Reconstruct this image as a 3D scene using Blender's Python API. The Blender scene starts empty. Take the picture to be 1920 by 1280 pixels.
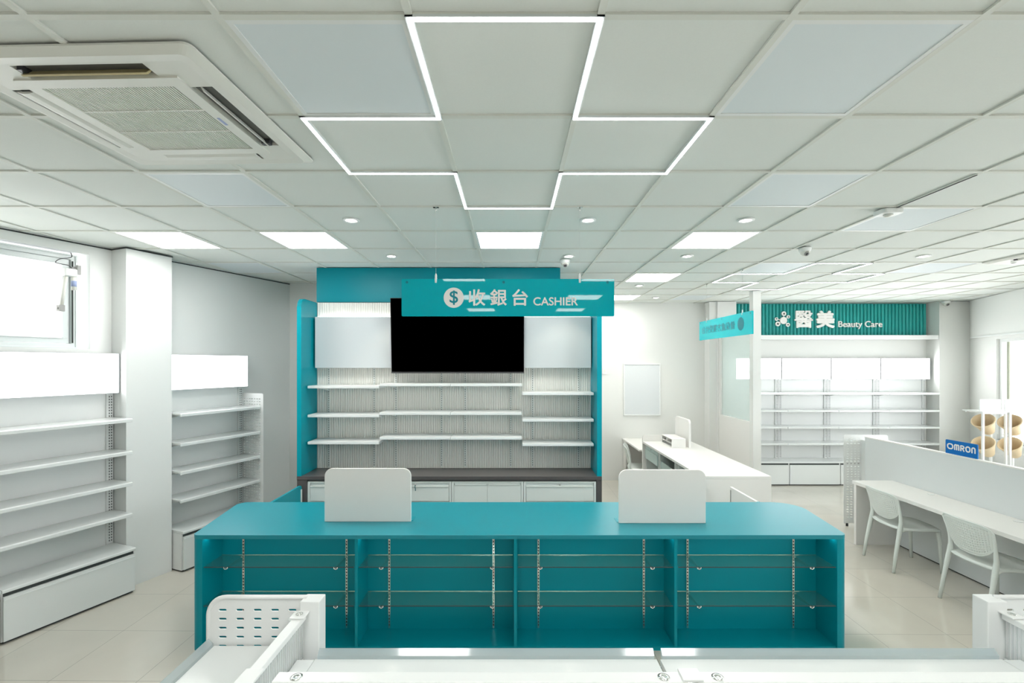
import bpy, bmesh, math, random
from mathutils import Vector, Matrix
PI = math.pi
random.seed(7)
sc = bpy.context.scene
COL = sc.collection

# ------------------------------------------------------------------ camera, sky, exposure
CZ = 2.10
cam_d = bpy.data.cameras.new('camera'); cam = bpy.data.objects.new('camera', cam_d); COL.objects.link(cam)
cam.location = (0, 0, CZ); cam.rotation_euler = (PI/2, 0, 0)
cam_d.sensor_width = 36; cam_d.lens = 883/1920*36; cam_d.shift_y = 41.5/1920; cam_d.clip_start = .05
sc.camera = cam
sc.view_settings.view_transform = 'Standard'; sc.view_settings.look = 'None'
sc.view_settings.gamma = 1; sc.view_settings.use_curve_mapping = False
sc.view_settings.exposure = 0.58
W = bpy.data.worlds.new('daylight'); sc.world = W; W.use_nodes = True
W.node_tree.nodes['Background'].inputs[0].default_value = (.96, .975, 1, 1)
W.node_tree.nodes['Background'].inputs[1].default_value = 4.4
PANEL_E, LINE_E, BOX_E, SPOT_E = 12.5, 8.0, 3.3, 18.0

# ------------------------------------------------------------------ materials
def mat(name, color, rough=.5, metal=0, spec=.5, emit=None, estr=0, bump=0, bscale=80, var=0, coat=0):
    m = bpy.data.materials.new(name); m.use_nodes = True
    nt = m.node_tree; b = nt.nodes['Principled BSDF']
    b.inputs['Base Color'].default_value = (*color, 1); b.inputs['Roughness'].default_value = rough
    b.inputs['Metallic'].default_value = metal; b.inputs['Specular IOR Level'].default_value = spec
    b.inputs['Coat Weight'].default_value = coat
    if emit: b.inputs['Emission Color'].default_value = (*emit, 1); b.inputs['Emission Strength'].default_value = estr
    if bump or var:
        tc = nt.nodes.new('ShaderNodeTexCoord'); nz = nt.nodes.new('ShaderNodeTexNoise')
        nz.inputs['Scale'].default_value = bscale; nz.inputs['Detail'].default_value = 3
        nt.links.new(tc.outputs['Object'], nz.inputs['Vector'])
        if bump:
            bp = nt.nodes.new('ShaderNodeBump'); bp.inputs['Strength'].default_value = bump; bp.inputs['Distance'].default_value = .002
            nt.links.new(nz.outputs['Fac'], bp.inputs['Height']); nt.links.new(bp.outputs['Normal'], b.inputs['Normal'])
        if var:
            mx = nt.nodes.new('ShaderNodeMix'); mx.data_type = 'RGBA'
            mx.inputs[6].default_value = (*[c*(1-var) for c in color], 1); mx.inputs[7].default_value = (*[min(1, c*(1+var)) for c in color], 1)
            nt.links.new(nz.outputs['Fac'], mx.inputs[0]); nt.links.new(mx.outputs[2], b.inputs['Base Color'])
    return m
def emis(name, color, s):
    m = bpy.data.materials.new(name); m.use_nodes = True; nt = m.node_tree
    nt.nodes.remove(nt.nodes['Principled BSDF'])
    e = nt.nodes.new('ShaderNodeEmission'); e.inputs[0].default_value = (*color, 1); e.inputs[1].default_value = s
    nt.links.new(e.outputs[0], nt.nodes['Material Output'].inputs[0]); return m
def sheet(name, tint, clear, diffuse=(1, 1, 1), translucent=.5, gloss=.08, rough=.03, ribs=0):
    """thin glass or acrylic: see-through part, scattering part, reflection"""
    m = bpy.data.materials.new(name); m.use_nodes = True; nt = m.node_tree; N = nt.nodes; L = nt.links
    N.remove(N['Principled BSDF'])
    tr = N.new('ShaderNodeBsdfTransparent'); tr.inputs[0].default_value = (*tint, 1)
    df = N.new('ShaderNodeBsdfDiffuse'); df.inputs[0].default_value = (*diffuse, 1)
    tl = N.new('ShaderNodeBsdfTranslucent'); tl.inputs[0].default_value = (*diffuse, 1)
    gl = N.new('ShaderNodeBsdfGlossy'); gl.inputs['Roughness'].default_value = rough
    m1 = N.new('ShaderNodeMixShader'); m1.inputs[0].default_value = translucent; L.new(df.outputs[0], m1.inputs[1]); L.new(tl.outputs[0], m1.inputs[2])
    m2 = N.new('ShaderNodeMixShader'); m2.inputs[0].default_value = clear; L.new(m1.outputs[0], m2.inputs[1]); L.new(tr.outputs[0], m2.inputs[2])
    fr = N.new('ShaderNodeLayerWeight'); fr.inputs[0].default_value = .5
    pw = N.new('ShaderNodeMath'); pw.operation = 'POWER'; pw.inputs[1].default_value = 5; L.new(fr.outputs['Facing'], pw.inputs[0])
    ad = N.new('ShaderNodeMath'); ad.operation = 'MULTIPLY_ADD'; ad.inputs[1].default_value = .7; ad.inputs[2].default_value = gloss; L.new(pw.outputs[0], ad.inputs[0]); ad.use_clamp = True
    m3 = N.new('ShaderNodeMixShader'); L.new(ad.outputs[0], m3.inputs[0]); L.new(m2.outputs[0], m3.inputs[1]); L.new(gl.outputs[0], m3.inputs[2])
    L.new(m3.outputs[0], N['Material Output'].inputs[0]); return m

M = {}
M['wall'] = mat('wall_paint', (.80, .81, .785), .55, spec=.3, bump=.05, bscale=60)
M['wall_left'] = mat('wall_panel_white', (.78, .80, .785), .5, spec=.3, bump=.05, bscale=60)
M['tile'] = mat('ceiling_tile', (.79, .82, .785), .8, spec=.1, bump=.12, bscale=160, var=.02)
M['tee'] = mat('ceiling_tee', (.74, .755, .70), .6)
M['gap'] = mat('shadow_gap', (.03, .035, .035), .8)
M['white'] = mat('white_powder_coat', (.82, .84, .83), .28, bump=.03, bscale=200)
M['white_gloss'] = mat('white_gloss_steel', (.77, .80, .79), .12)
M['laminate'] = mat('white_laminate', (.83, .825, .80), .4, bump=.03, bscale=150)
M['laminate_edge'] = mat('cool_white_laminate', (.70, .735, .74), .35)
M['steel'] = mat('cabinet_steel', (.76, .80, .78), .3)
M['pale_teal_steel'] = mat('pale_green_grey_steel', (.48, .60, .58), .35)
M['lightbox_off'] = mat('satin_grey_panel', (.60, .64, .66), .35)
M['teal'] = mat('teal_laminate', (.0, .265, .33), .34, spec=.22, bump=.04, bscale=220, var=.03)
M['teal_top'] = mat('teal_worktop', (.0, .25, .315), .36, spec=.6, bump=.04, bscale=220)
M['teal_edge'] = mat('teal_edge_band', (.0, .33, .41), .35, spec=.2)
M['teal_sign'] = mat('teal_acrylic', (.0, .42, .49), .02, spec=.28)
M['teal_sign_back'] = mat('backlit_teal_acrylic', (.0, .52, .58), .25, spec=.15)  # light coming through the panel is put into a brighter base colour
M['teal_dark'] = mat('teal_print_shadow', (.0, .20, .245), .3, spec=.2)
M['teal_rib'] = mat('fluted_teal', (.010, .33, .31), .4, bump=.04)
M['flute'] = mat('white_fluted_panel', (.80, .80, .76), .45)
M['dark'] = mat('charcoal_laminate', (.10, .09, .09), .3, var=.15, bscale=30)
M['black'] = mat('black_screen', (.0, .0, .0), .6, spec=.0)
M['bezel'] = mat('dark_bezel', (.05, .05, .055), .3)
M['darkslot'] = mat('dark_opening', (.05, .06, .06), .7)
M['vent_dark'] = mat('vent_interior', (.16, .16, .15), .7)
M['grille'] = mat('grille_shadow', (.10, .10, .09), .8)
M['chrome'] = mat('chrome', (.75, .76, .74), .15, metal=1)
M['alu'] = mat('white_aluminium', (.70, .75, .75), .3)
M['beige'] = mat('aged_beige_plastic', (.55, .47, .26), .4)
M['plastic'] = mat('warm_white_plastic', (.78, .785, .73), .4)
M['chair'] = mat('white_polypropylene', (.74, .79, .76), .35)
M['letter'] = mat('white_letter', (.86, .84, .81), .4)
M['blue'] = mat('blue_plate', (.0, .15, .50), .4, spec=.2)
M['wicker'] = mat('pale_wicker', (.76, .61, .40), .6, bump=.5, bscale=140, var=.12)
M['poster'] = mat('pale_backing_sheet', (.70, .735, .75), .3)
M['grey_plastic'] = mat('grey_plastic', (.35, .35, .34), .5)
M['label_blue'] = mat('blue_grey_label', (.35, .42, .65), .5)
M['olive'] = mat('olive_shade', (.30, .33, .22), .7)
M['pale_teal'] = mat('pale_teal_edge', (.05, .45, .52), .3)
M['panel_e'] = emis('lit_diffuser', (1, .99, .965), PANEL_E)
M['line_e'] = emis('lit_profile', (1, 1, 1), LINE_E)
M['box_e'] = emis('lit_header', (.97, .98, 1), BOX_E)
M['box_e2'] = emis('lit_header_beauty', (1, 1, 1), 6.5)
M['box_frame'] = mat('grey_box_frame', (.42, .44, .45), .4)
M['spot_e'] = emis('lit_spot', (1, .97, .90), SPOT_E)
M['strip_e'] = emis('led_tape', (1, 1, .98), 3.5)
M['teal_e2'] = emis('added_fill_glow', (.9, 1, 1), 4)  # glow of the fill bars added under the countertop
M['teal_e'] = emis('cabinet_led', (.9, 1, 1), 7)
M['glass'] = sheet('clear_glass', (.86, .97, .94), .97, gloss=.05)
M['window_glass'] = sheet('window_glass', (.98, .985, .98), .97, gloss=.05)
M['slot'] = mat('upright_slot', (.13, .14, .14), .7)
M['frost'] = sheet('frosted_window', (1, 1, 1), .10, (.97, .97, .96), .92, gloss=.02, rough=.4)
M['film'] = sheet('frosted_green_film', (.92, .97, .955), .50, (.74, .81, .79), .35, gloss=.10, rough=.12)
M['acrylic'] = sheet('clear_acrylic_lip', (.92, .96, .97), .60, (.74, .82, .85), .4, gloss=.10, rough=.08)
M['acrylic_rib'] = sheet('acrylic_rib', (.97, .98, .98), .35, (.93, .94, .94), .35, gloss=.12, rough=.1)
M['ribbed'] = sheet('ribbed_polycarbonate', (.95, .98, .98), .50, (.90, .92, .92), .3, gloss=.08, rough=.15)
# unlit panel: the same satin diffuser, cool white
M['panel_off'] = mat('unlit_diffuser', (.74, .80, .82), .5)

def floor_mat():
    m = mat('polished_floor_tile', (.55, .54, .49), .10, spec=.8)
    nt = m.node_tree; b = nt.nodes['Principled BSDF']
    tc = nt.nodes.new('ShaderNodeTexCoord'); mp = nt.nodes.new('ShaderNodeMapping'); br = nt.nodes.new('ShaderNodeTexBrick')
    mp.vector_type = 'TEXTURE'; mp.inputs['Location'].default_value = (3.3725, 3.6515, 0); mp.inputs['Rotation'].default_value = (0, 0, -.0085)
    br.offset = 0; br.squash = 1
    br.inputs['Scale'].default_value = 1; br.inputs['Brick Width'].default_value = .5845; br.inputs['Row Height'].default_value = .5845
    br.inputs['Mortar Size'].default_value = .0016; br.inputs['Mortar Smooth'].default_value = .1
    br.inputs['Color1'].default_value = (.66, .63, .555, 1); br.inputs['Color2'].default_value = (.62, .60, .53, 1)
    br.inputs['Mortar'].default_value = (.20, .19, .17, 1)
    nz = nt.nodes.new('ShaderNodeTexNoise'); nz.inputs['Scale'].default_value = 3; nz.inputs['Detail'].default_value = 6
    mx = nt.nodes.new('ShaderNodeMix'); mx.data_type = 'RGBA'; mx.blend_type = 'MULTIPLY'; mx.inputs[0].default_value = .12
    nt.links.new(tc.outputs['Object'], mp.inputs[0]); nt.links.new(mp.outputs[0], br.inputs['Vector']); nt.links.new(tc.outputs['Object'], nz.inputs['Vector'])
    nt.links.new(br.outputs['Color'], mx.inputs[6]); nt.links.new(nz.outputs['Fac'], mx.inputs[7]); nt.links.new(mx.outputs[2], b.inputs['Base Color'])
    rm = nt.nodes.new('ShaderNodeMath'); rm.operation = 'MULTIPLY_ADD'; rm.inputs[1].default_value = .5; rm.inputs[2].default_value = .09
    nt.links.new(br.outputs['Fac'], rm.inputs[0]); nt.links.new(rm.outputs[0], b.inputs['Roughness'])
    return m
M['floor'] = floor_mat()

# ------------------------------------------------------------------ mesh builder
class MB:
    def __init__(s): s.v = []; s.f = []; s.m = []; s.cur = 0; s.sm = []; s.smooth = False
    def mi(s, i): s.cur = i; return s
    def add(s, vs, fs):
        o = len(s.v); s.v += [tuple(v) for v in vs]
        for f in fs: s.f.append([o+i for i in f]); s.m.append(s.cur); s.sm.append(s.smooth)
        return s
    def box(s, x0, x1, y0, y1, z0, z1):
        return s.add([(x0,y0,z0),(x1,y0,z0),(x1,y1,z0),(x0,y1,z0),(x0,y0,z1),(x1,y0,z1),(x1,y1,z1),(x0,y1,z1)],
                     [(0,3,2,1),(4,5,6,7),(0,1,5,4),(1,2,6,5),(2,3,7,6),(3,0,4,7)])
    def prism(s, pts, a0, a1, axis='z'):
        """pts: counter-clockwise outline in the plane normal to axis; z:(x,y) y:(x,z) x:(y,z)"""
        def P(p, a): return (p[0],p[1],a) if axis == 'z' else ((p[0],a,p[1]) if axis == 'y' else (a,p[0],p[1]))
        n = len(pts); vs = [P(p,a0) for p in pts]+[P(p,a1) for p in pts]
        fs = [tuple(range(n-1,-1,-1)), tuple(range(n,2*n))]+[(i,(i+1)%n,n+(i+1)%n,n+i) for i in range(n)]
        return s.add(vs, fs)
    def tube(s, pts, r, n=10, cap=True, flat=1.0):
        pts = [Vector(p) for p in pts]; k = len(pts); rs = r if isinstance(r, (list, tuple)) else [r]*k
        vs = []; up = None
        for i, p in enumerate(pts):
            t = (pts[min(i+1,k-1)]-pts[max(i-1,0)]).normalized()
            if up is None: up = Vector((0,0,1)) if abs(t.z) < .9 else Vector((1,0,0))
            a = t.cross(up).normalized(); b = a.cross(t).normalized(); up = b
            for j in range(n):
                q = 2*PI*j/n; vs.append(p+a*math.cos(q)*rs[i]+b*math.sin(q)*rs[i]*flat)
        fs = [(i*n+j, i*n+(j+1)%n, (i+1)*n+(j+1)%n, (i+1)*n+j) for i in range(k-1) for j in range(n)]
        if cap: fs += [tuple(range(n-1,-1,-1)), tuple((k-1)*n+j for j in range(n))]
        sm = s.smooth; s.smooth = True; s.add(vs, fs); s.smooth = sm; return s
    def lathe(s, prof, c, n=24, M4=None, flat=False):
        vs = []; k = len(prof)
        for r, z in prof:
            for j in range(n):
                q = 2*PI*j/n; v = Vector((r*math.cos(q), r*math.sin(q), z))
                if M4: v = M4 @ v
                vs.append(v+Vector(c))
        sm = s.smooth; s.smooth = not flat
        s.add(vs, [(i*n+j, i*n+(j+1)%n, (i+1)*n+(j+1)%n, (i+1)*n+j) for i in range(k-1) for j in range(n)]+
              [tuple(range(n-1,-1,-1)), tuple((k-1)*n+j for j in range(n))]); s.smooth = sm; return s
    def build(s, name, m, parent=None, bevel=0, seg=2, loc=None):
        me = bpy.data.meshes.new(name); me.from_pydata(s.v, [], s.f)
        for x in (m if isinstance(m, (list, tuple)) else [m]): me.materials.append(M[x] if isinstance(x, str) else x)
        me.polygons.foreach_set('material_index', s.m); me.polygons.foreach_set('use_smooth', s.sm); me.update()
        o = bpy.data.objects.new(name, me); COL.objects.link(o)
        if parent: o.parent = parent
        if loc: o.location = loc
        if bevel:
            b = o.modifiers.new('bevel', 'BEVEL'); b.width = bevel; b.segments = seg; b.limit_method = 'ANGLE'; b.angle_limit = .7
        return o
def box(name, m, parent, *a, bevel=0): return MB().box(*a).build(name, m, parent, bevel)
def tag(o, label=None, cat=None, group=None, kind=None):
    if label: o['label'] = label
    if cat: o['category'] = cat
    if group: o['group'] = group
    if kind: o['kind'] = kind
    return o
def thing(name, label, cat, loc=(0,0,0), rz=0, group=None):
    o = bpy.data.objects.new(name, None); COL.objects.link(o); o.location = loc; o.rotation_euler = (0,0,rz); o.empty_display_size = .1
    return tag(o, label, cat, group)
def kids(o): return [c for c in COL.objects if c.parent == o]
def dup(o, loc=None, rz=None, label=None, parent=None):
    c = o.copy(); COL.objects.link(c); c.parent = parent
    for ch in kids(o): dup(ch, parent=c)
    if loc is not None: c.location = loc
    if rz is not None: c.rotation_euler[2] = rz
    if label: c['label'] = label
    return c
def struct(mb, name, m, parent=None, **k):
    o = mb.build(name, m, parent, **k)
    if not parent: o['kind'] = 'structure'
    return o
def rrect(x0, x1, z0, z1, r=(0,0,0,0), n=6):
    """outline ccw from bottom-left; r = radii bottom-left, bottom-right, top-right, top-left"""
    out = []
    for (cx, cz, q, rr) in ((x0,z0,PI,r[0]),(x1,z0,1.5*PI,r[1]),(x1,z1,0,r[2]),(x0,z1,.5*PI,r[3])):
        if rr <= 0: out.append((cx, cz)); continue
        ox = cx+(rr if cx == x0 else -rr); oz = cz+(rr if cz == z0 else -rr)
        for i in range(n+1):
            a = q+PI/2*i/n; out.append((ox+rr*math.cos(a), oz+rr*math.sin(a)))
    return out
def text(s, name, m, parent, x0, x1, z0, z1, y, extr=.004, weight=0.0, rot=0, mirror=False, spacing=1.0, face=-1):
    """letters fitted to x0..x1, z0..z1 of the parent's frame, standing at depth y, front towards -y"""
    cu = bpy.data.curves.new('t', 'FONT'); cu.body = s; cu.size = 1; cu.extrude = .5; cu.space_character = spacing; cu.resolution_u = 6
    ob = bpy.data.objects.new('t', cu); COL.objects.link(ob)
    dg = bpy.context.evaluated_depsgraph_get(); dg.update()
    me = bpy.data.meshes.new_from_object(ob.evaluated_get(dg)); COL.objects.unlink(ob); bpy.data.objects.remove(ob)
    xs = [v.co.x for v in me.vertices]; ys = [v.co.y for v in me.vertices]
    if not xs: return None
    ax, bx, ay, by = min(xs), max(xs), min(ys), max(ys)
    for v in me.vertices:
        fx = (v.co.x-ax)/(bx-ax); fx = 1-fx if mirror else fx
        v.co = Vector((x0+(x1-x0)*fx, y-(v.co.z)*extr*2*1.0, z0+(z1-z0)*(v.co.y-ay)/(by-ay)))
    if weight:      # heavier strokes: the same glyph repeated on a small circle
        w = weight*(z1-z0); V0 = [v.co.copy() for v in me.vertices]; F0 = [tuple(p.vertices) for p in me.polygons]; VV = []; FF = []
        cx_, cz_ = (x0+x1)/2, (z0+z1)/2; kx, kz = 1-2*w/(x1-x0), 1-2*w/(z1-z0)
        for q in range(9):
            dx, dz = (w*math.cos(q*PI/4), w*math.sin(q*PI/4)) if q < 8 else (0, 0); b_ = len(VV)
            VV += [(cx_+(v.x-cx_)*kx+dx, v.y-(.00002*q if v.y < y else 0), cz_+(v.z-cz_)*kz+dz) for v in V0]; FF += [[b_+i for i in f] for f in F0]
        me = bpy.data.meshes.new(name); me.from_pydata(VV, [], FF)
    me.materials.clear(); me.materials.append(M[m]); me.name = name; me.update()
    o = bpy.data.objects.new(name, me); COL.objects.link(o); o.parent = parent; return o
def perf(name, m, parent, outline_margin, gx0, gz0, cols, rows, px, pz, sw, sh, r=0, t=.003, y=0):
    """perforated plate in x,z: outline_margin = x0,x1,z0,z1; slots sw x sh, pitch px,pz"""
    x0,x1,z0,z1 = outline_margin; bm = bmesh.new(); gx1 = gx0+cols*px; gz1 = gz0+rows*pz
    V = {}
    def v(x, z):
        k = (round(x,5), round(z,5))
        if k not in V: V[k] = bm.verts.new((x, y, z))
        return V[k]
    def face(ps):
        vs = []
        for p in ps:
            q = v(*p)
            if q not in vs: vs.append(q)
        if len(vs) > 2:
            try: bm.faces.new(vs)
            except ValueError: pass
    xs = [gx0+i*px for i in range(cols+1)]; zs = [gz0+j*pz for j in range(rows+1)]
    rl, rr = (r if isinstance(r, tuple) else (r, 0))
    arc_ = rrect(x0, x1, gz0, z1, (0,0,rr,rl))[2:]
    face([(x0,gz1)]+[(a,gz1) for a in xs]+[(gx1,b) for b in reversed(zs)][1:]+[(x1,gz0)]+arc_)
    if gz0 > z0: face([(x0,z0),(x1,z0),(x1,gz0)]+[(a,gz0) for a in reversed(xs)]+[(x0,gz0)])
    if gx0 > x0: face([(x0,gz0)]+[(gx0,b) for b in zs]+[(x0,gz1)])
    for i in range(cols):
        for j in range(rows):
            ax, az = xs[i], zs[j]; bx, bz = xs[i+1], zs[j+1]; cx, cz = (ax+bx)/2, (az+bz)/2; hw = sw/2-sh/2; R = sh/2
            rp = [(cx+hw+R*math.cos(a), cz+R*math.sin(a)) for a in [PI/2-PI*k/4 for k in range(5)]]
            lp = [(cx-hw+R*math.cos(a), cz+R*math.sin(a)) for a in [-PI/2-PI*k/4 for k in range(5)]]
            face([(ax,bz), lp[4], rp[0], (bx,bz)][::-1]); face([(ax,az),(bx,az), rp[4], lp[0]])
            face([(bx,az),(bx,bz)]+rp); face([(ax,bz),(ax,az)]+lp)
    me = bpy.data.meshes.new(name); bmesh.ops.recalc_face_normals(bm, faces=bm.faces); bm.to_mesh(me); bm.free()
    me.materials.append(M[m]); o = bpy.data.objects.new(name, me); COL.objects.link(o); o.parent = parent
    s = o.modifiers.new('thickness', 'SOLIDIFY'); s.thickness = t; s.offset = 0
    return o

# ------------------------------------------------------------------ the room shell
CE = 3.187                       # ceiling height
UX, UY = .3714, .9285            # direction of the two slanting side walls
ANG = math.atan2(UY, UX)
def wp(s, D): return (UX*s+UY*D, UY*s-UX*D)      # s along the slanting wall, D across it
DL, DR = -5.20, 4.364
BACK, FRONT, BL = 8.48, -6.0, 6.42
def seg(mb, s0, s1, D0, D1, z0, z1):
    mb.prism([wp(s0,D0), wp(s0,D1), wp(s1,D1), wp(s1,D0)] if D1 > D0 else [wp(s0,D1), wp(s0,D0), wp(s1,D0), wp(s1,D1)], z0, z1)
sL0, sL1 = (FRONT+UX*DL)/UY, (BL+UX*DL)/UY
sR0, sR1 = (FRONT+UX*DR)/UY, (BACK+UX*DR)/UY
struct(MB().prism([(-8.6,FRONT-.3),(8.6,FRONT-.3),(8.6,BACK+.3),(-8.6,BACK+.3)], -.12, 0), 'floor', 'floor')
struct(MB().prism([(-8.6,FRONT-.3),(8.6,FRONT-.3),(8.6,BACK+.3),(-8.6,BACK+.3)], CE+.009, CE+.10), 'ceiling', 'tile')
# left wall with its high window
WL = (0.10, 2.573, 2.235, 3.098)
m = MB(); seg(m, sL0-.3, WL[0], DL-.16, DL, 0, CE+.009); seg(m, WL[1], sL1+.2, DL-.16, DL, 0, CE+.009)
seg(m, WL[0], WL[1], DL-.16, DL, 0, WL[2]); seg(m, WL[0], WL[1], DL-.16, DL, WL[3], CE+.009); struct(m, 'wall_left', 'wall_left')
m = MB(); seg(m, 2.744, 3.153, DL, -4.977, 0, CE); struct(m, 'pillar_left', 'wall_left')
# right wall with tall windows; run extended out of view for added daylight
WR = (1.6, 9.80, .90, 2.49)
m = MB(); seg(m, sR0-.3, WR[0], DR, DR+.18, 0, CE+.009); seg(m, WR[1], sR1+.2, DR, DR+.18, 0, CE+.009)
seg(m, WR[0], WR[1], DR, DR+.18, 0, WR[2]); seg(m, WR[0], WR[1], DR, DR+.18, WR[3], CE+.009); struct(m, 'wall_right', 'wall')
m = MB(); seg(m, -3.6, 10.47, DR-.03, DR, 2.55, CE); struct(m, 'beam_right', 'wall')
m = MB(); seg(m, -3.6, 10.47, DR-.05, DR-.031, 2.535, 2.56); struct(m, 'trim_6', 'white')
# back walls
struct(MB().box(-3.25, .90, BL, BL+.12, 0, CE+.009).box(.78, .90, BL+.12, BACK, 0, CE+.009), 'wall_back_left', 'wall')
struct(MB().box(.90, 8.35, BACK, BACK+.15, 0, CE+.009), 'wall_back', 'wall')
struct(MB().box(3.47, 3.60, 8.28, BACK, 0, CE).box(3.60, 3.93, 8.25, BACK, 0, CE), 'pillar_back', 'wall')
struct(MB().box(7.46, 8.25, 8.22, BACK, 0, CE), 'pillar_back_right', 'wall')
# wall behind the camera
struct(MB().box(-8.6, 3.0, FRONT-.15, FRONT, 0, CE), 'wall_front', 'wall')
# ceiling grid
m = MB(); H = .012
k = -13
while True:
    y = 1.479+.6*k; k += 1
    if y < FRONT+.02: continue
    if y > BACK: break
    xa = -5.6+.4*y if y < BL else .9; m.box(xa, 4.75+.4*y, y-H, y+H, CE, CE+.0085)
for k in range(-12, 16):
    x = -.9226+.6*k; ya = max(FRONT, (x-4.75)/.4); yb = min((x+5.6)/.4, BL if x < .9 else BACK)
    if yb-ya > .05: m.box(x-H, x+H, ya, yb, CE-.0005, CE+.008)
struct(m, 'trim_1', 'tee')
# thin dark shadow gaps where the left wall meets the ceiling
m = MB(); seg(m, sL0, 2.744, DL, DL+.006, CE-.011, CE-.001); seg(m, 3.153, sL1, DL, DL+.006, CE-.011, CE-.001)
seg(m, 2.738, 3.159, -4.977, -4.971, CE-.011, CE-.001); seg(m, 2.738, 2.744, DL, -4.972, CE-.011, CE-.001); struct(m, 'trim_2', 'gap')

# left window: aluminium frame, frosted sash
def wall_frame(name, s0, D, kind):          # an Empty whose local x runs along the slanting wall
    o = bpy.data.objects.new(name, None); COL.objects.link(o); x, y = wp(s0, D); o.location = (x, y, 0); o.rotation_euler = (0,0,ANG); o['kind'] = kind; return o
w1 = wall_frame('window_1', WL[0], DL, 'structure'); L_ = WL[1]-WL[0]
def ring(m, x0, x1, y0, y1, z0, z1, t):
    m.box(x0, x1, y0, y1, z0, z0+t).box(x0, x1, y0, y1, z1-t, z1).box(x0, x0+t, y0, y1, z0+t, z1-t).box(x1-t, x1, y0, y1, z0+t, z1-t)
m = MB(); ring(m, 0, L_-.075, .045, .13, WL[2], WL[3]-.02, .045); ring(m, 0, L_-.075, .035, .05, WL[2], WL[3]-.02, .014); m.build('window_frame', 'alu', w1, bevel=.002)
m = MB(); ring(m, .05, L_-.125, .06, .10, WL[2]+.047, WL[3]-.067, .045); ring(m, .09, L_-.165, .052, .062, WL[2]+.087, WL[3]-.107, .008); m.build('sash', 'alu', w1, bevel=.002)
box('frosted_pane', 'frost', w1, .09, L_-.165, .078, .084, WL[2]+.09, WL[3]-.11)
m = MB(); m.box(L_-.118, L_-.108, .030, .034, WL[2]+.05, WL[3]-.08); m.build('seal', 'gap', w1)
# right windows
w2 = wall_frame('window_2', WR[0], DR, 'structure'); L_ = WR[1]-WR[0]
m = MB(); ring(m, 0, L_, -.13, -.04, WR[2], WR[3], .05)
xs = L_
while xs > 0:
    xs -= 2.68
    if xs > .3: m.box(xs-.03, xs+.03, -.13, -.04, WR[2]+.05, WR[3]-.05)
m.build('window_frame', 'white', w2, bevel=.002)
m = MB(); m.box(L_-.15, L_-.09, -.10, -.085, WR[2]+.05, WR[3]-.05); m.build('side_screen', 'olive', w2)
box('glass_pane', 'window_glass', w2, .05, L_-.05, -.075, -.07, WR[2]+.05, WR[3]-.05)
box('window_sill', 'white', w2, 0, L_, -.04, .03, WR[2]-.03, WR[2])

# window opener on the left window
t = thing('window_opener', 'white motorised opener arm with black cable on the high left window', 'window opener', (*wp(2.40, DL), 0), ANG)
m = MB(); m.tube([(-.055,-.045,2.60),(-.020,-.05,2.90)], .014, 12); m.build('arm_tube', 'plastic', t)
m = MB(); m.box(-.045,.045,-.085,-.025,2.865,2.935); m.build('gear_housing', 'white', t, bevel=.012)
m = MB(); m.tube([(.028,-.055,2.75),(.028,-.055,2.87)], .019, 14); m.build('motor', 'plastic', t)
m = MB(); m.tube([(.028,-.055,2.78),(.028,-.055,2.83)], .0197, 14); m.build('rating_label', 'label_blue', t)
m = MB(); m.box(.035,.085,-.05,.03,2.90,2.96).box(.045,.075,-.07,-.05,2.89,2.975); m.build('wall_bracket', 'grey_plastic', t, bevel=.004)
m = MB(); m.box(-.075,-.035,-.06,-.01,2.555,2.61).tube([(-.08,-.035,2.58),(-.03,-.035,2.58)], .012); m.build('sash_bracket', 'grey_plastic', t, bevel=.003)
m = MB(); P = [(.02,-.055,2.93),(-.01,-.055,2.96),(-.07,-.05,2.965),(-.095,-.045,2.975),(-.06,-.04,3.01),(0,-.03,3.03),(.03,-.02,3.05),(.032,.0,3.085)]
Q = []
for i in range(len(P)-1):
    for q in range(5):
        u = q/5; p0 = Vector(P[max(i-1,0)]); p1 = Vector(P[i]); p2 = Vector(P[i+1]); p3 = Vector(P[min(i+2,len(P)-1)])
        Q.append(.5*((2*p1)+(p2-p0)*u+(2*p0-5*p1+4*p2-p3)*u*u+(3*p1-p0-3*p2+p3)*u**3))
m.tube(Q+[Vector(P[-1])], .0035, 8); m.build('power_cable', 'bezel', t)

# glazed partition by the rear desk
struct(MB().box(3.605, 3.725, 7.04, 7.15, 0, CE), 'column_partition', 'wall')
m = MB().box(3.63, 3.70, 7.15, 8.25, 0, 1.215); m.box(3.63, 3.70, 7.15, 8.25, 2.62, 2.66).box(3.63, 3.70, 7.15, 7.18, 1.215, 2.62).box(3.63, 3.70, 8.20, 8.25, 1.215, 2.62)
struct(m, 'partition_back', 'laminate', bevel=.003)
p = MB().box(3.66, 3.67, 7.18, 8.20, 1.215, 2.62).build('window_4', 'film'); p['kind'] = 'structure'

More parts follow.
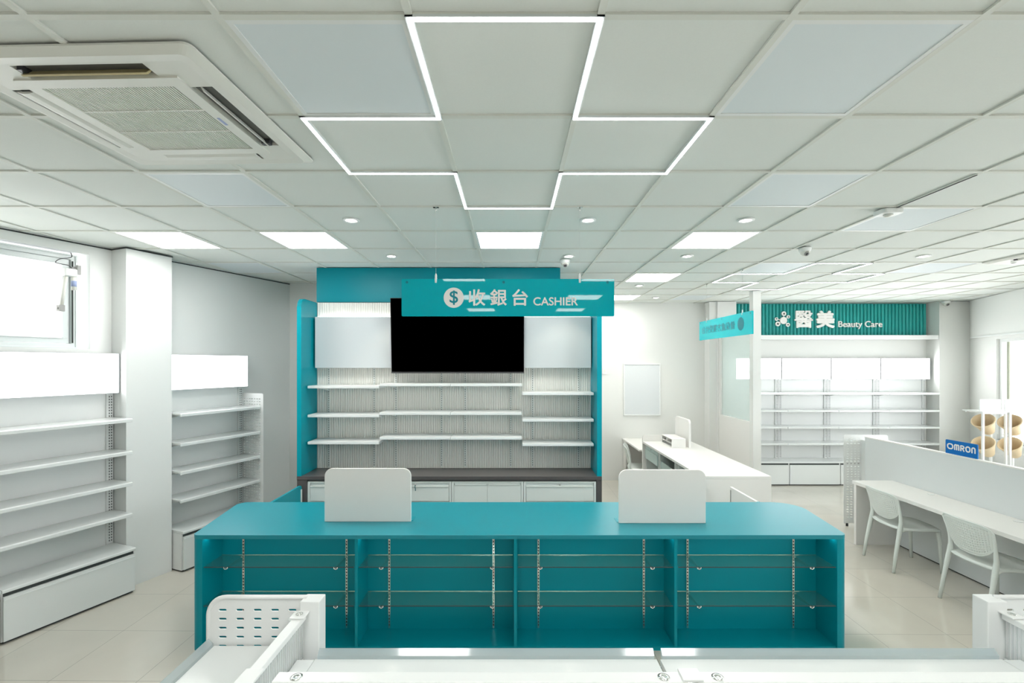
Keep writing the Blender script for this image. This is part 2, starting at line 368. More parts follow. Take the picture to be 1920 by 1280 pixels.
# ------------------------------------------------------------------ ceiling fittings
def tile_xy(c, r): return (-.9226+.6*c, 1.479+.6*r)   # near left corner of a ceiling cell
def panel_light(name, label, c, r, lit, group):
    x, y = tile_xy(c, r); t = thing(name, label, 'ceiling light', (x+.3, y+.3, CE), 0, group)
    m = MB(); ring_ = ((-.288,.288,-.288,-.270),(-.288,.288,.270,.288),(-.288,-.270,-.270,.270),(.270,.288,-.270,.270))
    for a in ring_: m.box(*a, .0, .0085)
    m.build('frame', 'white', t)
    box('diffuser', 'panel_e' if lit else 'panel_off', t, -.270, .270, -.270, .270, .003, .0085)
    return t
G1 = 'lit square ceiling panels'; G2 = 'unlit square ceiling panels'
base = None
LIT = [(-4,4,'glowing square ceiling panel nearest the left wall'),(-2,4,'glowing square ceiling panel between the left wall and the cashier sign, second from left'),
       (1,4,'glowing square ceiling panel straight above the hanging cashier sign'),(4,4,'large glowing square ceiling panel at the right end of the front row'),
       (4,7,'middle glowing ceiling panel of the three receding at right of the cashier sign'),(4,10,'farthest glowing ceiling panel, over the back desk near the back wall')]
for c, r, l in LIT: panel_light('ceiling_light', l, c, r, True, G1)
for c in (0, 3):
    for r in (-2, -5, -8, -11): panel_light('ceiling_light', 'glowing square ceiling panel behind the camera, seen only mirrored in the cashier sign', c, r, True, 'ceiling panels behind the camera')
OFF = [(0,0,'unlit bluish ceiling panel beside the air conditioner, left of the cross light outline'),(3,0,'unlit bluish ceiling panel nearest, right of the cross light outline'),
       (4,2,'unlit bluish ceiling panel right of the cross light, behind the larger nearer one'),(-2,2,'unlit bluish ceiling panel just behind the air conditioner'),
       (6,3,'unlit bluish ceiling panel beside the white ceiling detector'),(9,6,'unlit bluish ceiling panel right of the far cross outline'),
       (-4,6,'bluish ceiling panel standing in for window glow behind the lit panel nearest the left wall'),(6,6,'unlit bluish ceiling panel just left of the far cross outline'),(6,10,'unlit bluish ceiling panel in front of the ribbed teal fascia')]  # the panel by the left wall paints in bluish window glow
for c, r, l in OFF: panel_light('ceiling_light', l, c, r, False, G2)

def cross(c, r, label):
    """continuous LED profile around a plus of five ceiling cells; c,r = cell of the nearest arm"""
    a = [(0,0),(1,0),(1,1),(2,1),(2,2),(1,2),(1,3),(0,3),(0,2),(-1,2),(-1,1),(0,1)]
    x, y = tile_xy(c, r); t = thing('cross_light', label, 'ceiling light', (x+.3, y+.9, CE), 0)
    hs = MB(); df = MB()
    for i in range(12):
        (ax, ay), (bx, by) = a[i], a[(i+1)%12]
        ax, ay, bx, by = ax*.6-.3, ay*.6-.9, bx*.6-.3, by*.6-.9
        x0, x1 = sorted((ax, bx)); y0, y1 = sorted((ay, by))
        df.box(x0-.0062, x1+.0062, y0-.0062, y1+.0062, -.010+.0002*(i%2), -.007)
        w = .0125
        hs.box(x0-w, x1+w, y0-w, y1+w, -.007+.0003*(i%2), -.0002+.0018*(1+i%2))
    hs.build('housing', 'grey_plastic' if False else 'alu', t); df.build('diffuser', 'line_e', t); return t
cross(1, 0, 'large glowing cross shaped line light on the near ceiling, above the cashier counter')
cross(7, 6, 'small glowing cross shaped line light on the far ceiling, before the beauty area')

dl = None
SPOT = [(-1,3,'round downlight left of the cashier sign, nearer one'),(2,3,'round downlight right of the cashier sign wire'),(4,3,'round downlight just before the large square panel at right'),
        (-1,5,'small round downlight above the left end of the teal bulkhead'),(2,5,'small round downlight next to the dome camera near the cashier sign'),(4,5,'small round downlight behind the large square panel at right'),
        (8,5,'lone round downlight at far right, right of the distant cross light'),(4,8,'tiny round downlight between the two far square panels'),(5,10,'tiny round downlight farthest back, above the rear desk')]
for c, r, l in SPOT:
    x, y = tile_xy(c+.5, r+.5)
    if dl is None:
        dl = thing('downlight', l, 'downlight', (x, y, CE), 0, 'round recessed ceiling downlights')
        MB().lathe([(.036,.008),(.038,-.001),(.058,-.005),(.062,-.002),(.062,.008)], (0,0,0), 28).build('trim_ring', 'white', dl)
        MB().lathe([(.037,-.0015),(.030,-.0035),(.0,-.004)], (0,0,0), 28).build('lens', 'spot_e', dl)
        ld = bpy.data.lights.new('beam', 'SPOT'); ld.energy = 16; ld.color = (1, .90, .74); ld.spot_size = 1.35; ld.spot_blend = .35; ld.shadow_soft_size = .03
        lo = bpy.data.objects.new('beam', ld); COL.objects.link(lo); lo.parent = dl; lo.location = (0, 0, -.012)
    else: dup(dl, (x, y, CE), label=l)

# ceiling cassette air conditioner
def cassette(label, loc, rz, open_slots):
    t = thing('air_conditioner', label, 'air conditioner', loc, rz, 'ceiling cassette air conditioners')
    m = MB(); a, b, c, d = .475, .395, .315, .262; z0, z1 = -.022, -.001
    zo = -.008
    # sloping outer rim
    o1 = rrect(-a, a, -a, a, (.03,)*4, 4); o2 = rrect(-a+.035, a-.035, -a+.035, a-.035, (.03,)*4, 4); o3 = rrect(-b-.005, b+.005, -b-.005, b+.005, (.02,)*4, 4); n = len(o1)
    m.add([(x,y,z1) for x,y in o1]+[(x,y,zo) for x,y in o1]+[(x,y,z0) for x,y in o2]+[(x,y,z0+.004) for x,y in o3],
          [(i, (i+1)%n, n+(i+1)%n, n+i) for i in range(n)]+[(n+i, n+(i+1)%n, 2*n+(i+1)%n, 2*n+i) for i in range(n)]+[(2*n+i, 2*n+(i+1)%n, 3*n+(i+1)%n, 3*n+i) for i in range(n)])
    sl = .245
    for s in (-1, 1):
        m.box(*sorted((s*b+s*.006, s*c)), sl, b+.006, z0+.004, z1); m.box(*sorted((s*b+s*.006, s*c)), -b-.006, -sl, z0+.004, z1)
        m.box(-c, c, *sorted((s*b+s*.006, s*(b-.004))), z0+.004, z1)
        m.box(sl, c, *sorted((s*(b-.004), s*c)), z0+.004, z1); m.box(-c, -sl, *sorted((s*(b-.004), s*c)), z0+.004, z1)
        m.box(*sorted((s*c, s*d)), -c, c, z0-.003, z1); m.box(-d, d, *sorted((s*c, s*d)), z0-.003, z1)
    m.build('panel', 'plastic', t, bevel=0)
    box('duct', 'vent_dark', t, -b, b, -b, b, -.0025, -.0008)
    g = MB(); k = 46
    for i in range(k+1):
        x = -d+.004+(2*d-.008)*i/k; g.box(x-.0028, x+.0028, -d, d, z0+.001, z0+.011)
    for y in (-.088, .088): g.box(-d, d, y-.004, y+.004, z0-.001, z0+.009)
    g.build('grille', 'plastic', t)
    box('filter', 'grille', t, -d, d, -d, d, z0+.012, z0+.0165)
    lg = box('maker_plate', 'label_blue', t, d+.012, d+.024, -.03, .03, z0-.0045, z0-.003)
    mid = (b+c)/2
    for nm, (cx, cy, hz) in dict(near=(0,-mid,0), far=(0,mid,0), left=(-mid,0,1), right=(mid,0,1)).items():
        f = MB(); W2 = .235; op = nm in open_slots
        pr = [(-.034,-.021),(-.012,-.027),(.012,-.027),(.034,-.021),(.034,-.018),(-.034,-.018)] if not op else [(-.006,-.032),(.002,-.034),(.022,-.008),(.016,-.005)]
        if op and hz == 1: pr = [(-.012,-.006),(-.006,-.008),(.010,-.032),(.004,-.032)]
        if hz == 0: f.prism([(cy+p, q) for p, q in pr], -W2, W2, 'x')
        else: f.prism([(cx+p, q) for p, q in pr], -W2, W2, 'y')
        f.build('louvre', 'beige' if nm == 'near' and op else 'plastic', t)
        if op:
            e = MB()
            if hz == 0: e.box(-W2, -W2+.02, cy-.02, cy+.02, -.022, -.004)
            else: e.box(cx-.02, cx+.02, W2-.03, W2-.005, -.026, -.004)
            e.build('hinge', 'bezel', t)
    return t
cassette('large white ceiling air conditioner at upper left with open louvres and square grille', (-1.550, 2.075, CE), -.030, ('near','right'))
cassette('white ceiling air conditioner cut off by the right edge of the picture', (5.54, 4.62, CE), 0, ('left',))

# cameras and detector
def dome(label, loc, r=.045, rz=0):
    t = thing('security_camera', label, 'security camera', loc, rz, 'ceiling security cameras')
    MB().lathe([(r*1.15,0),(r*1.2,-.012),(r*1.05,-.035),(r*.9,-.04)], (0,0,0), 24).build('mounting_base', 'white', t)
    prof = [(r*.92*math.cos(a), -.036-r*.95*math.sin(a)) for a in [i*PI/2/8 for i in range(9)]]; prof[-1] = (.001, prof[-1][1])
    MB().lathe(prof, (0,0,0), 24).build('dome_housing', 'plastic', t)
    d = Vector((0, -.72, -.69)).normalized(); c = Vector((0,0,-.036))+d*r*.86; R = d.to_track_quat('Z','Y').to_matrix().to_4x4()
    MB().lathe([(r*.52,-.006),(r*.50,.004),(r*.32,.006)], c, 20, R).build('lens_ring', 'grey_plastic', t)
    MB().lathe([(r*.32,.0),(r*.30,.009),(.001,.012)], c, 16, R).build('lens', 'bezel', t)
    return t
dome('white dome camera just right of the teal bulkhead over the cashier', (.555, 4.93, CE))
dome('white dome camera on the middle ceiling, left of the distant cross light', (2.75, 4.42, CE))
dome('small white dome camera up at the right end of the ribbed teal fascia', (7.52, 8.16, CE), .055)
t = thing('ceiling_detector', 'flat white wireless unit on the ceiling grid with a dark line drawn for the tee gap', 'detector', (2.66, 3.33, CE), 0)
MB().prism(rrect(-.075,.075,-.06,.06,(.03,)*4), -.035, -.003).build('housing', 'white', t, bevel=.008, seg=3)
MB().lathe([(.03,0),(.028,-.012),(.001,-.016)], (0,0,-.034), 20).build('sensor', 'plastic', t)
MB().tube([(.017,-.05,-.002),(.017,-.30,-.002),(.017,-.62,-.0015)], .003, 6).build('cable', 'bezel', t)  # thin dark tube drawn for the gap line along the tee

# ------------------------------------------------------------------ slotted shelving against the walls
def slots(m, x, y, z0, z1, step=.026, two=True, w=.006, h=.014):
    z = z0
    while z < z1:
        for dx in ((-.009, .009) if two else (0,)): m.box(x+dx-w/2, x+dx+w/2, y-.0012, y, z, z+h)
        z += step
SH_Z = (1.595, 1.296, 1.008, .722)
def shelving(w, first_upright=False, side_panel=False, label='', lit='box_e'):
    """local x along the wall, -y into the room, z up"""
    t = thing('wall_shelving', label, 'shelving unit', (0,0,0))
    box('back_panel', 'white', t, .002, w-.002, -.022, -.004, .38, 1.83)
    for x in ([.03] if first_upright else [])+[w-.03]:
        m = MB().box(x-.027, x+.027, -.040, -.022, .395, 2.15); m.mi(1); slots(m, x+.004, -.040, .43, 1.80, w=.008); m.build('slotted_upright', ['white', 'slot'], t)
    for z in SH_Z:
        m = MB(); m.prism([(-.045, z-.018), (-.045, z), (-.325, z), (-.336, z-.006), (-.336, z-.032), (-.326, z-.034), (-.320, z-.018)][::-1], .004, w-.004, 'x')
        s = m.build('shelf', 'white_gloss', t, bevel=.002)
        for x in ((.03, w-.03) if True else ()):
            b = MB().prism([(-.042, z-.075), (-.042, z-.019), (-.26, z-.019), (-.26, z-.03)][::-1], x-.0015, x+.0015, 'x'); b.build('shelf_bracket', 'white', s)
    m = MB().prism([(-.045,.385),(-.045,.410),(-.372,.410),(-.378,.404),(-.378,.385)][::-1], 0, w, 'x'); m.build('base_shelf', 'white_gloss', t, bevel=.002)
    box('base_body', 'white', t, .0, w, -.352, -.004, .016, .384)
    box('gap', 'darkslot', t, .012, w-.012, -.358, -.352, .03, .384)
    m = MB().box(.008, w-.008, -.376, -.358, .022, .355).box(.008, w-.008, -.380, -.374, .325, .335)
    m.mi(1).box(w-.0075, w-.0065, -.372, -.368, .06, .12); m.build('base_door', ['white_gloss', 'darkslot'], t, bevel=.003)
    box('plinth', 'gap', t, .01, w-.01, -.345, -.01, 0, .016)
    h = box('header_box', 'box_frame', t, .003, w-.003, -.139, -.03, 1.825, 2.195)
    box('lit_face', lit, h, .014, w-.014, -.141, -.1392, 1.829, 2.191)
    if side_panel:
        o = perf('perforated_side', 'white', t, (.004, .375, .03, 1.745), .045, .46, 7, 38, .0420, .0325, .024, .010, r=(0,.02), t=.004)
        o.rotation_euler = (0, 0, -PI/2); o.location = (w+.006, 0, 0)
    return t
def place_left(t, s): x, y = wp(s, DL); t.location = (x, y, 0); t.rotation_euler = (0, 0, ANG)
u = shelving(.895, label='white wall shelving at left with lit header, under the high window beside the pillar'); place_left(u, 1.845)
u2 = dup(u, label='white wall shelving cut off by the left edge, nearer than the one beside the pillar'); place_left(u2, .945)
u3 = shelving(.93, True, True, 'white wall shelving behind the left pillar with lit header and perforated side panel'); place_left(u3, 3.165)
for o in (u, u2): o['group'] = 'shelving along the left wall'
BW = .878; bx = 7.41
names = ['fourth and leftmost, seen through the glass partition', 'third bay from the right, just right of the partition post', 'second bay from the right under the ribbed teal fascia', 'rightmost bay beside the back right pillar']
bb = shelving(BW, True, False, 'white back wall beauty shelving, rightmost bay beside the back right pillar', 'box_e2'); bb.location = (bx-BW, BACK, 0); bb['group'] = 'shelving bays on the beauty wall'
for i, l in ((1, 'white back wall beauty shelving, second bay from the right pillar'), (2, 'white back wall beauty shelving, third bay from the right pillar'), (3, 'white back wall beauty shelving, bay partly hidden by the partition post')):
    c = dup(bb, (bx-BW*(i+1), BACK, 0), label=l)
    if i == 3: c.location.x += 0

# ribbed teal fascia with letters
t = thing('ribbed_fascia', 'ribbed teal fascia panel with white molecule logo and beauty care lettering', 'sign', (0, BACK, 0))
m = MB(); m.box(3.96, 7.41, -.05, -.003, 2.60, CE-.015); P = .0623; nn = int((7.41-3.96)/P)
for i in range(nn):
    x0 = 3.96+(7.41-3.96)*i/nn; x1 = x0+(7.41-3.96)/nn; r = (x1-x0)/2*.86; cx = (x0+x1)/2
    pts = [(cx+r*math.cos(a), -.05-r*.9*math.sin(a)) for a in [PI*k/8 for k in range(9)]]
    sm = m.smooth; m.smooth = False; m.prism(pts[::-1], 2.60, CE-.02)
m.build('fluted_board', 'teal_rib', t)
box('ledge', 'white', t, 3.96, 7.45, -.26, -.003, 2.525, 2.598, bevel=.003)
K = 8.38/883
def bxp(px, py): return ((px-959.5)*K, 2.1-(py-681.5)*K)
m = MB()
cx, cz = bxp(1468.7, 600.6); F = Matrix.Rotation(PI/2, 4, 'X')
m.lathe([(.064,0),(.064,.022),(.058,.026),(.001,.026)], (cx,-.080,cz), 28, F, True)
for (px, py, r, hole) in ((1469.4,587.9,4.3,1),(1477.9,593.7,3.1,1),(1455.6,597.9,3.1,1),(1458,607,4.4,1),(1477,608.7,3.6,1)):
    x, z = bxp(px, py); r *= K
    m.lathe([(r*.45,0),(r,0),(r,.024),(r*.45,.024),(r*.45,0.0)], (x,-.080,z), 20, F, True)
    d = Vector((x-cx, 0, z-cz)); q = d.normalized(); m.tube([Vector((cx,-.093,cz))+q*.05, Vector((x,-.093,z))-q*r*.8], .0085, 8)
m.build('molecule_logo', 'letter', t)
a = bxp(1489.5, 614.6); b = bxp(1524, 582)
text('醫', 'chinese_letter', 'letter', t, a[0], b[0], a[1], b[1], -.088, .012, weight=.020)
a = bxp(1530, 614.8); b = bxp(1564.8, 582)
text('美', 'chinese_letter', 'letter', t, a[0], b[0], a[1], b[1], -.088, .012, weight=.038)
a = bxp(1572, 616.5); b = bxp(1654.5, 601.5)
text('Beauty Care', 'lettering', 'letter', t, a[0], b[0], a[1], b[1], -.086, .010, weight=.010)

# ------------------------------------------------------------------ cashier backdrop
XL, XR, YF, YB = -2.257, .943, 4.944, 5.347
struct(MB().box(-2.219, .548, YB, BL, 2.80, CE), 'beam_teal', 'teal')
t = thing('cashier_backdrop', 'teal backdrop cabinet behind the cashier with white fluted back and shelves', 'display cabinet', (0,0,0))
for x0, x1 in ((XL, XL+.045), (XR-.050, XR)):
    m = MB().prism(rrect(YF, YB-.001, .918, 2.79, (0,0,0,.09), 8), x0, x1, 'x'); m.build('side_panel', 'teal', t, bevel=.002)
    MB().prism([(YF-.003, .918), (YF-.0005, .918), (YF-.0005, 2.70), (YF-.003, 2.70)], x0, x1, 'x').build('edge_band', 'teal_edge', t)
m = MB(); x0, x1 = XL+.047, XR-.052; n = 118; vs = []; fs = []
for i in range(n*6+1):
    u = i/6; x = x0+(x1-x0)*i/(n*6); f = u-int(u); y = YB-.004-.009*math.sqrt(max(0, 1-(2*f-1)**2)); vs += [(x, y, .918), (x, y, 2.79)]
m.add(vs, [(2*i, 2*i+2, 2*i+3, 2*i+1) for i in range(n*6)]); m.box(x0, x1, YB-.003, YB+.02, .918, 2.79); m.build('fluted_back', 'flute', t)
for x in (-2.07, -1.557, -1.312, -.795, -.529, -.015, .233, .751):
    m = MB().box(x-.010, x+.010, YB-.026, YB-.014, .93, 2.05); m.mi(1); slots(m, x, YB-.026, .95, 2.05, .025, False, .006, .014); m.build('slotted_standard', ['steel', 'darkslot'], t)
XS = (-2.196, -1.424, -.660, .108, .880)
for i, (zs) in enumerate(((1.862, 1.552, 1.262), (1.885, 1.577, 1.312), (1.885, 1.577, 1.312), (1.790, 1.505, 1.243))):
    for z in zs:
        s = MB().box(XS[i]+.003, XS[i+1]-.003, 5.05, YB-.028, z-.028, z).build('shelf', 'white', t, bevel=.003)
        for x in (((-2.07,-1.557),(-1.312,-.795),(-.529,-.015),(.233,.751))[i]):
            MB().prism([(YB-.028, z-.07), (YB-.028, z-.029), (5.12, z-.029), (5.12, z-.036)][::-1], x-.0015, x+.0015, 'x').build('shelf_bracket', 'steel', s)
for i in range(3):
    a = -2.190+i*1.0235
    box('header_panel', 'lightbox_off', t, a+.002, a+1.0215, 5.23, 5.333, 2.052, 2.620, bevel=.002)
box('led_strip', 'strip_e', t, -2.18, .87, 5.29, 5.31, 2.621, 2.628)
m = MB().box(XL, XR, YF-.006, YB+.02, .880, .917); m.build('worktop', 'dark', t, bevel=.002)
m = MB().box(XL, XL+.105, YF, YB, 0, .879).box(XR-.055, XR, YF, YB, 0, .879).box(XL+.105, XR-.055, YF+.02, YB, .862, .879); m.build('dark_frame', 'dark', t)
# steel cabinets standing under the worktop
XC = (-2.150, -1.393, -.636, .121, .885)
labs = ['white steel cabinet at the left end under the dark worktop, behind the left counter screen', 'white steel drawer cabinet with key in its lock, right of the left counter screen',
        'white steel cabinet with two doors under the dark worktop', 'white steel drawer cabinet at the right end under the dark worktop, lock without key']
for i in range(4):
    w = XC[i+1]-XC[i]-.004
    c = thing('steel_cabinet', labs[i], 'steel cabinet', (XC[i]+.002, YF+.004, 0), 0, 'steel cabinets under the dark worktop')
    m = MB().box(0, w, .02, .395, 0, .861).box(0, .022, -.0, .02, 0, .861).box(w-.022, w, 0, .02, 0, .861).box(.022, w-.022, 0, .02, .845, .861).box(.022, w-.022, 0, .02, 0, .05); m.build('carcass', 'steel', c, bevel=.0015)
    if i == 2:
        for s in range(2):
            a = .024+(w/2-.024)*s; b = a+w/2-.026
            d = box('door', 'steel', c, a, b, .001, .019, .052, .825, bevel=.003); MB().box(a+.01, b-.01, -.004, .001, .826, .842).build('finger_pull', 'steel', c)
    else:
        for z0, z1 in ((.655,.842),(.455,.648),(.255,.448),(.055,.248)):
            d = MB().box(.026, w-.026, .001, .019, z0, z1-.028).box(.026, w-.026, -.006, .004, z1-.036, z1-.026).box(.026, w-.026, .012, .019, z1-.028, z1).build('drawer', 'steel', c, bevel=.002)
            if z0 > .6:
                MB().lathe([(.009,0),(.009,.006),(.001,.007)], (w/2, .0, z1-.014), 16, Matrix.Rotation(PI/2,4,'X')).build('lock', 'grey_plastic', d)
                if i == 1: MB().box(w/2-.003, w/2+.003, -.02, -.004, z1-.045, z1-.010).box(w/2-.001, w/2+.007, -.014, -.010, z1-.075, z1-.045).build('key', 'chrome', d)

# television
t = thing('television', 'large black flat television mounted on the cashier backdrop, partly behind the sign', 'television', (-.594, 5.165, 1.995), 0)
t.rotation_euler = (math.radians(4.0), 0, 0)
box('screen', 'black', t, -.722, .722, -.0025, .004, .016, .815)
m = MB().box(-.727, .727, .001, .03, .0, .82).box(-.727, .727, -.004, .001, .0, .015).box(-.727, -.7225, -.003, .001, .015, .82).box(.7225, .727, -.003, .001, .015, .82).box(-.727, .727, -.003, .001, .8155, .82); m.build('bezel', 'bezel', t)
box('sensor', 'grey_plastic', t, -.015, .015, -.006, .006, -.009, .0)
box('wall_mount', 'bezel', t, -.25, .25, .03, .055, .15, .45)

# ------------------------------------------------------------------ hanging signs
def hanging_sign(label, loc, rz, cat='hanging sign', back=False):
    t = thing('hanging_sign', label, cat, loc, rz, 'teal acrylic signs hung on wires')
    o = MB().prism(rrect(-.737,.737,2.428,2.687,(.008,)*4,3), -.006, .006, 'y').build('panel', 'teal_sign_back' if back else 'teal_sign', t)
    for x in (-.700, -.030, .690): MB().lathe([(.009,0),(.009,.002),(.001,.0022)], (x, -.006, 2.664), 16, Matrix.Rotation(PI/2,4,'X'), True).build('stud', 'teal_dark', t)
    for x in (-.500, .498):
        MB().tube([(x,0,2.70),(x,0,CE-.03)], .0010, 6).build('wire', 'steel', t)
        MB().lathe([(.009,-.035),(.010,-.01),(.007,.0),(.007,.018),(.003,.03)], (x,0,2.695), 14).build('gripper', 'white', t)
        m = MB().box(x-.02, x+.02, -.012, .012, -.004+CE, CE-.0006).tube([(x,0,CE-.004),(x,0,CE-.03)], .005, 8); m.build('ceiling_clip', 'chrome', t)
    return t
SK = 3.264/883; SX, SY = -.028, 3.27
t = hanging_sign('glossy teal hanging sign reading cashier with white dollar disc, in front of the television', (SX, SY, 0), 0)
def sp(px, py): return ((px-959.5)*SK-SX, 2.1-(py-681.5)*SK)
c = sp(850.3, 558)
MB().lathe([(.0698,0),(.0698,.0012),(.001,.0012)], (c[0],-.006,c[1]), 48, Matrix.Rotation(PI/2,4,'X'), True).build('dollar_disc', 'letter', t)
a = sp(842.5, 571.5); b = sp(858.5, 544.5)
text('$', 'dollar_sign', 'teal', t, a[0], b[0], a[1], b[1], -.0078, .0005, weight=.012)
for ch, x0, x1 in (('收', 878, 909.5), ('銀', 918.5, 949.8), ('台', 960, 989.5)):
    a = sp(x0, 573); b = sp(x1, 542); text(ch, 'chinese_letter', 'letter', t, a[0], b[0], a[1], b[1], -.0070, .0012, weight=.018)
a = sp(999.5, 572.6); b = sp(1083, 557); text('CASHIER', 'lettering', 'letter', t, a[0], b[0], a[1], b[1], -.0070, .0008, weight=.022)
t = hanging_sign('teal hanging sign seen from behind at an angle with mirrored dark print', (2.663, 5.94, 0), -PI/2, back=True)
# its other side carries the white print; from behind it shows as darker, mirrored shapes (local +x = towards the camera)
MB().lathe([(.077,0),(.077,.0012),(.001,.0012)], (.470,-.006,2.562), 40, Matrix.Rotation(PI/2,4,'X'), True).build('disc_backside', 'teal_dark', t)
text('健保處方箋受付台', 'print_backside', 'teal_dark', t, -.640, .330, 2.512, 2.612, -.0068, .0005, weight=.016, mirror=True)
MB().lathe([(.077,0),(.077,.0012),(.001,.0012)], (.470,.006,2.562), 40, Matrix.Rotation(-PI/2,4,'X'), True).build('disc', 'letter', t)
text('健保處方箋受付台', 'print_front', 'letter', t, -.640, .330, 2.512, 2.612, .0072, .0005, weight=.016, mirror=True)

# ------------------------------------------------------------------ teal cashier counter
t = thing('cashier_counter', 'long teal cashier counter with four open bays of glass shelves', 'counter', (0,0,0))
yF, yK, ZT = 3.437, 3.678, .849
def arc(cx, cy, r, a0, a1, n=8): return [(cx+r*math.cos(a0+(a1-a0)*i/n), cy+r*math.sin(a0+(a1-a0)*i/n)) for i in range(n+1)]
out = arc(-2.290, yF+.055, .055, PI, 1.5*PI)+arc(2.400, yF+.055, .055, 1.5*PI, 2*PI)+arc(2.33, 4.258-.20, .20, 0, PI/2, 10)+arc(-2.37, 4.258-.08, .08, PI/2, PI)
MB().prism(out, ZT-.030, ZT).build('countertop', 'teal_top', t, bevel=.002)
for s, xi, xo, xb in ((-1, -2.262, -2.345, -2.44), (1, 2.375, 2.455, 2.52)):
    if s < 0: o = [(xi, 4.20), (xb, 4.20)]+arc(xo+.055, yF+.057, .055, PI, 1.5*PI)+[(xi, yF+.002)]
    else: o = [(xi, yF+.002)]+arc(xo-.055, yF+.057, .055, 1.5*PI, 2*PI)+[(xb, 4.05)]+[(xb-.1, 4.20), (xi, 4.20)]
    MB().prism(o, .0, ZT-.031).build('side_panel', 'teal', t, bevel=.001)
DV = (-1.138, .025, 1.197)
for x in DV: box('divider', 'teal', t, x-.0105, x+.0105, yF+.004, yK, .032, ZT-.031)
box('back_panel', 'teal', t, -2.261, 2.374, yK, yK+.02, .0, ZT-.031)
box('bottom_panel', 'teal', t, -2.261, 2.374, yF+.012, yK-.001, .0, .031)
box('staff_side_panel', 'teal', t, -2.261, 2.374, 4.10, 4.12, .0, ZT-.031)
BX = (-2.262, -1.149, .0145, 1.1865); BX2 = (-1.1485, .0145, 1.1865, 2.375)
STD = ((-2.093,-1.289),(-.956,-.144),(.206,1.027),(1.368,2.193))
for i in range(4):
    a = BX[i] if i == 0 else DV[i-1]+.011; b = DV[i]-.011 if i < 3 else 2.374
    for x in STD[i]:
        m = MB().box(x-.008, x+.008, yK-.009, yK-.0005, .04, ZT-.036); m.mi(1)
        slots(m, x, yK-.009, .06, .80, .024, False, .008, .013); m.build('slotted_standard', ['chrome', 'darkslot'], t)
    for z in (.615, .332):
        g = MB().box(a+.008, b-.008, yF+.006, yK-.012, z-.006, z); g = g.build('glass_shelf', 'glass', t)
        MB().box(a+.008, b-.008, yK-.0118, yK-.0105, z-.006, z).build('rear_edge', 'chrome', g)
        MB().box(a+.008, b-.008, yF+.0045, yF+.0058, z-.006, z).build('front_edge', 'darkslot', g)
        for x in STD[i]:
            bk = MB().prism([(yK-.0095, z-.045), (yK-.0095, z-.0068), (yF+.012, z-.0068), (yF+.012, z-.012)][::-1], x-.0015, x+.0015, 'x')
            bk.lathe([(.012,-.013),(.013,-.0075),(.008,-.0065)], (x, yF+.02, z), 12).lathe([(.010,-.013),(.011,-.0075),(.008,-.0065)], (x, yK-.03, z), 12)
            bk.tube([(x-.013, yF+.006, z-.002), (x-.013, yF+.004, z-.012), (x, yF+.003, z-.018), (x+.013, yF+.004, z-.012), (x+.013, yF+.006, z-.002)], .0035, 6)
            bk.build('bracket', 'chrome', t)
    box('fill_bar', 'teal_e2', t, a+.06, b-.06, yF+.042, yF+.052, ZT-.038, ZT-.032)  # added fill light, hidden under the countertop to brighten the bay
    box('led_strip', 'teal_e', t, a+.004, a+.05, yF+.04, yF+.052, ZT-.040, ZT-.032) if i in (0, 1) else box('led_strip', 'teal_e', t, b-.05, b-.004, yF+.04, yF+.052, ZT-.040, ZT-.032)

def screen(label, x0, x1, y, zt, z0, group, along='x', r=.062):
    t = thing('counter_screen', label, 'privacy screen', ((x0+x1)/2, y, z0), 0, group); w = (x1-x0)/2
    MB().prism(rrect(-w, w, .0006, zt-z0, (0,0,r,r), 8), 0, .02, 'y').build('panel', 'laminate', t, bevel=.003, seg=2)
    for x in (-w-.012, w+.002 if False else w-.012): MB().box(x, x+.024, .022, .12, .0005, .003).build('shadow_plate', 'teal', t)  # teal plates stand in for shadow lines at the screen's sides
    return t
screen('white rounded screen standing at the left of the teal counter', -1.484, -.800, 3.727, 1.271, ZT, 'white screens on the teal counter')
screen('white rounded screen standing at the right of the teal counter', .838, 1.519, 3.690, 1.268, ZT, 'white screens on the teal counter')

# swing gates
t = thing('swing_gate', 'low teal gate between the counter and the backdrop at left', 'gate', (-2.21, 0, 0))
MB().prism(rrect(4.275, 4.925, .10, .83, (0,0,.03,0)), -.012, .012, 'x').build('gate_panel', 'teal', t, bevel=.002)
box('pull_strip', 'steel', t, .012, .020, 4.895, 4.915, .60, .79)
MB().tube([(0,4.30,.0),(0,4.30,.10)], .01).build('pivot', 'chrome', t)
t = thing('swing_gate', 'low white gate between the counter and the white desk at right', 'gate', (2.262, 0, 0))
MB().box(-.012, .012, 4.33, 4.865, .10, .83).build('gate_panel', 'laminate', t, bevel=.002)
box('handle', 'grey_plastic', t, -.016, -.012, 4.835, 4.850, .66, .80)
MB().box(-.013, .013, 4.30, 4.329, .10, .832).build('hinge_post', 'teal', t)
MB().tube([(0,4.40,.0),(0,4.40,.10)], .01).build('pivot', 'chrome', t)

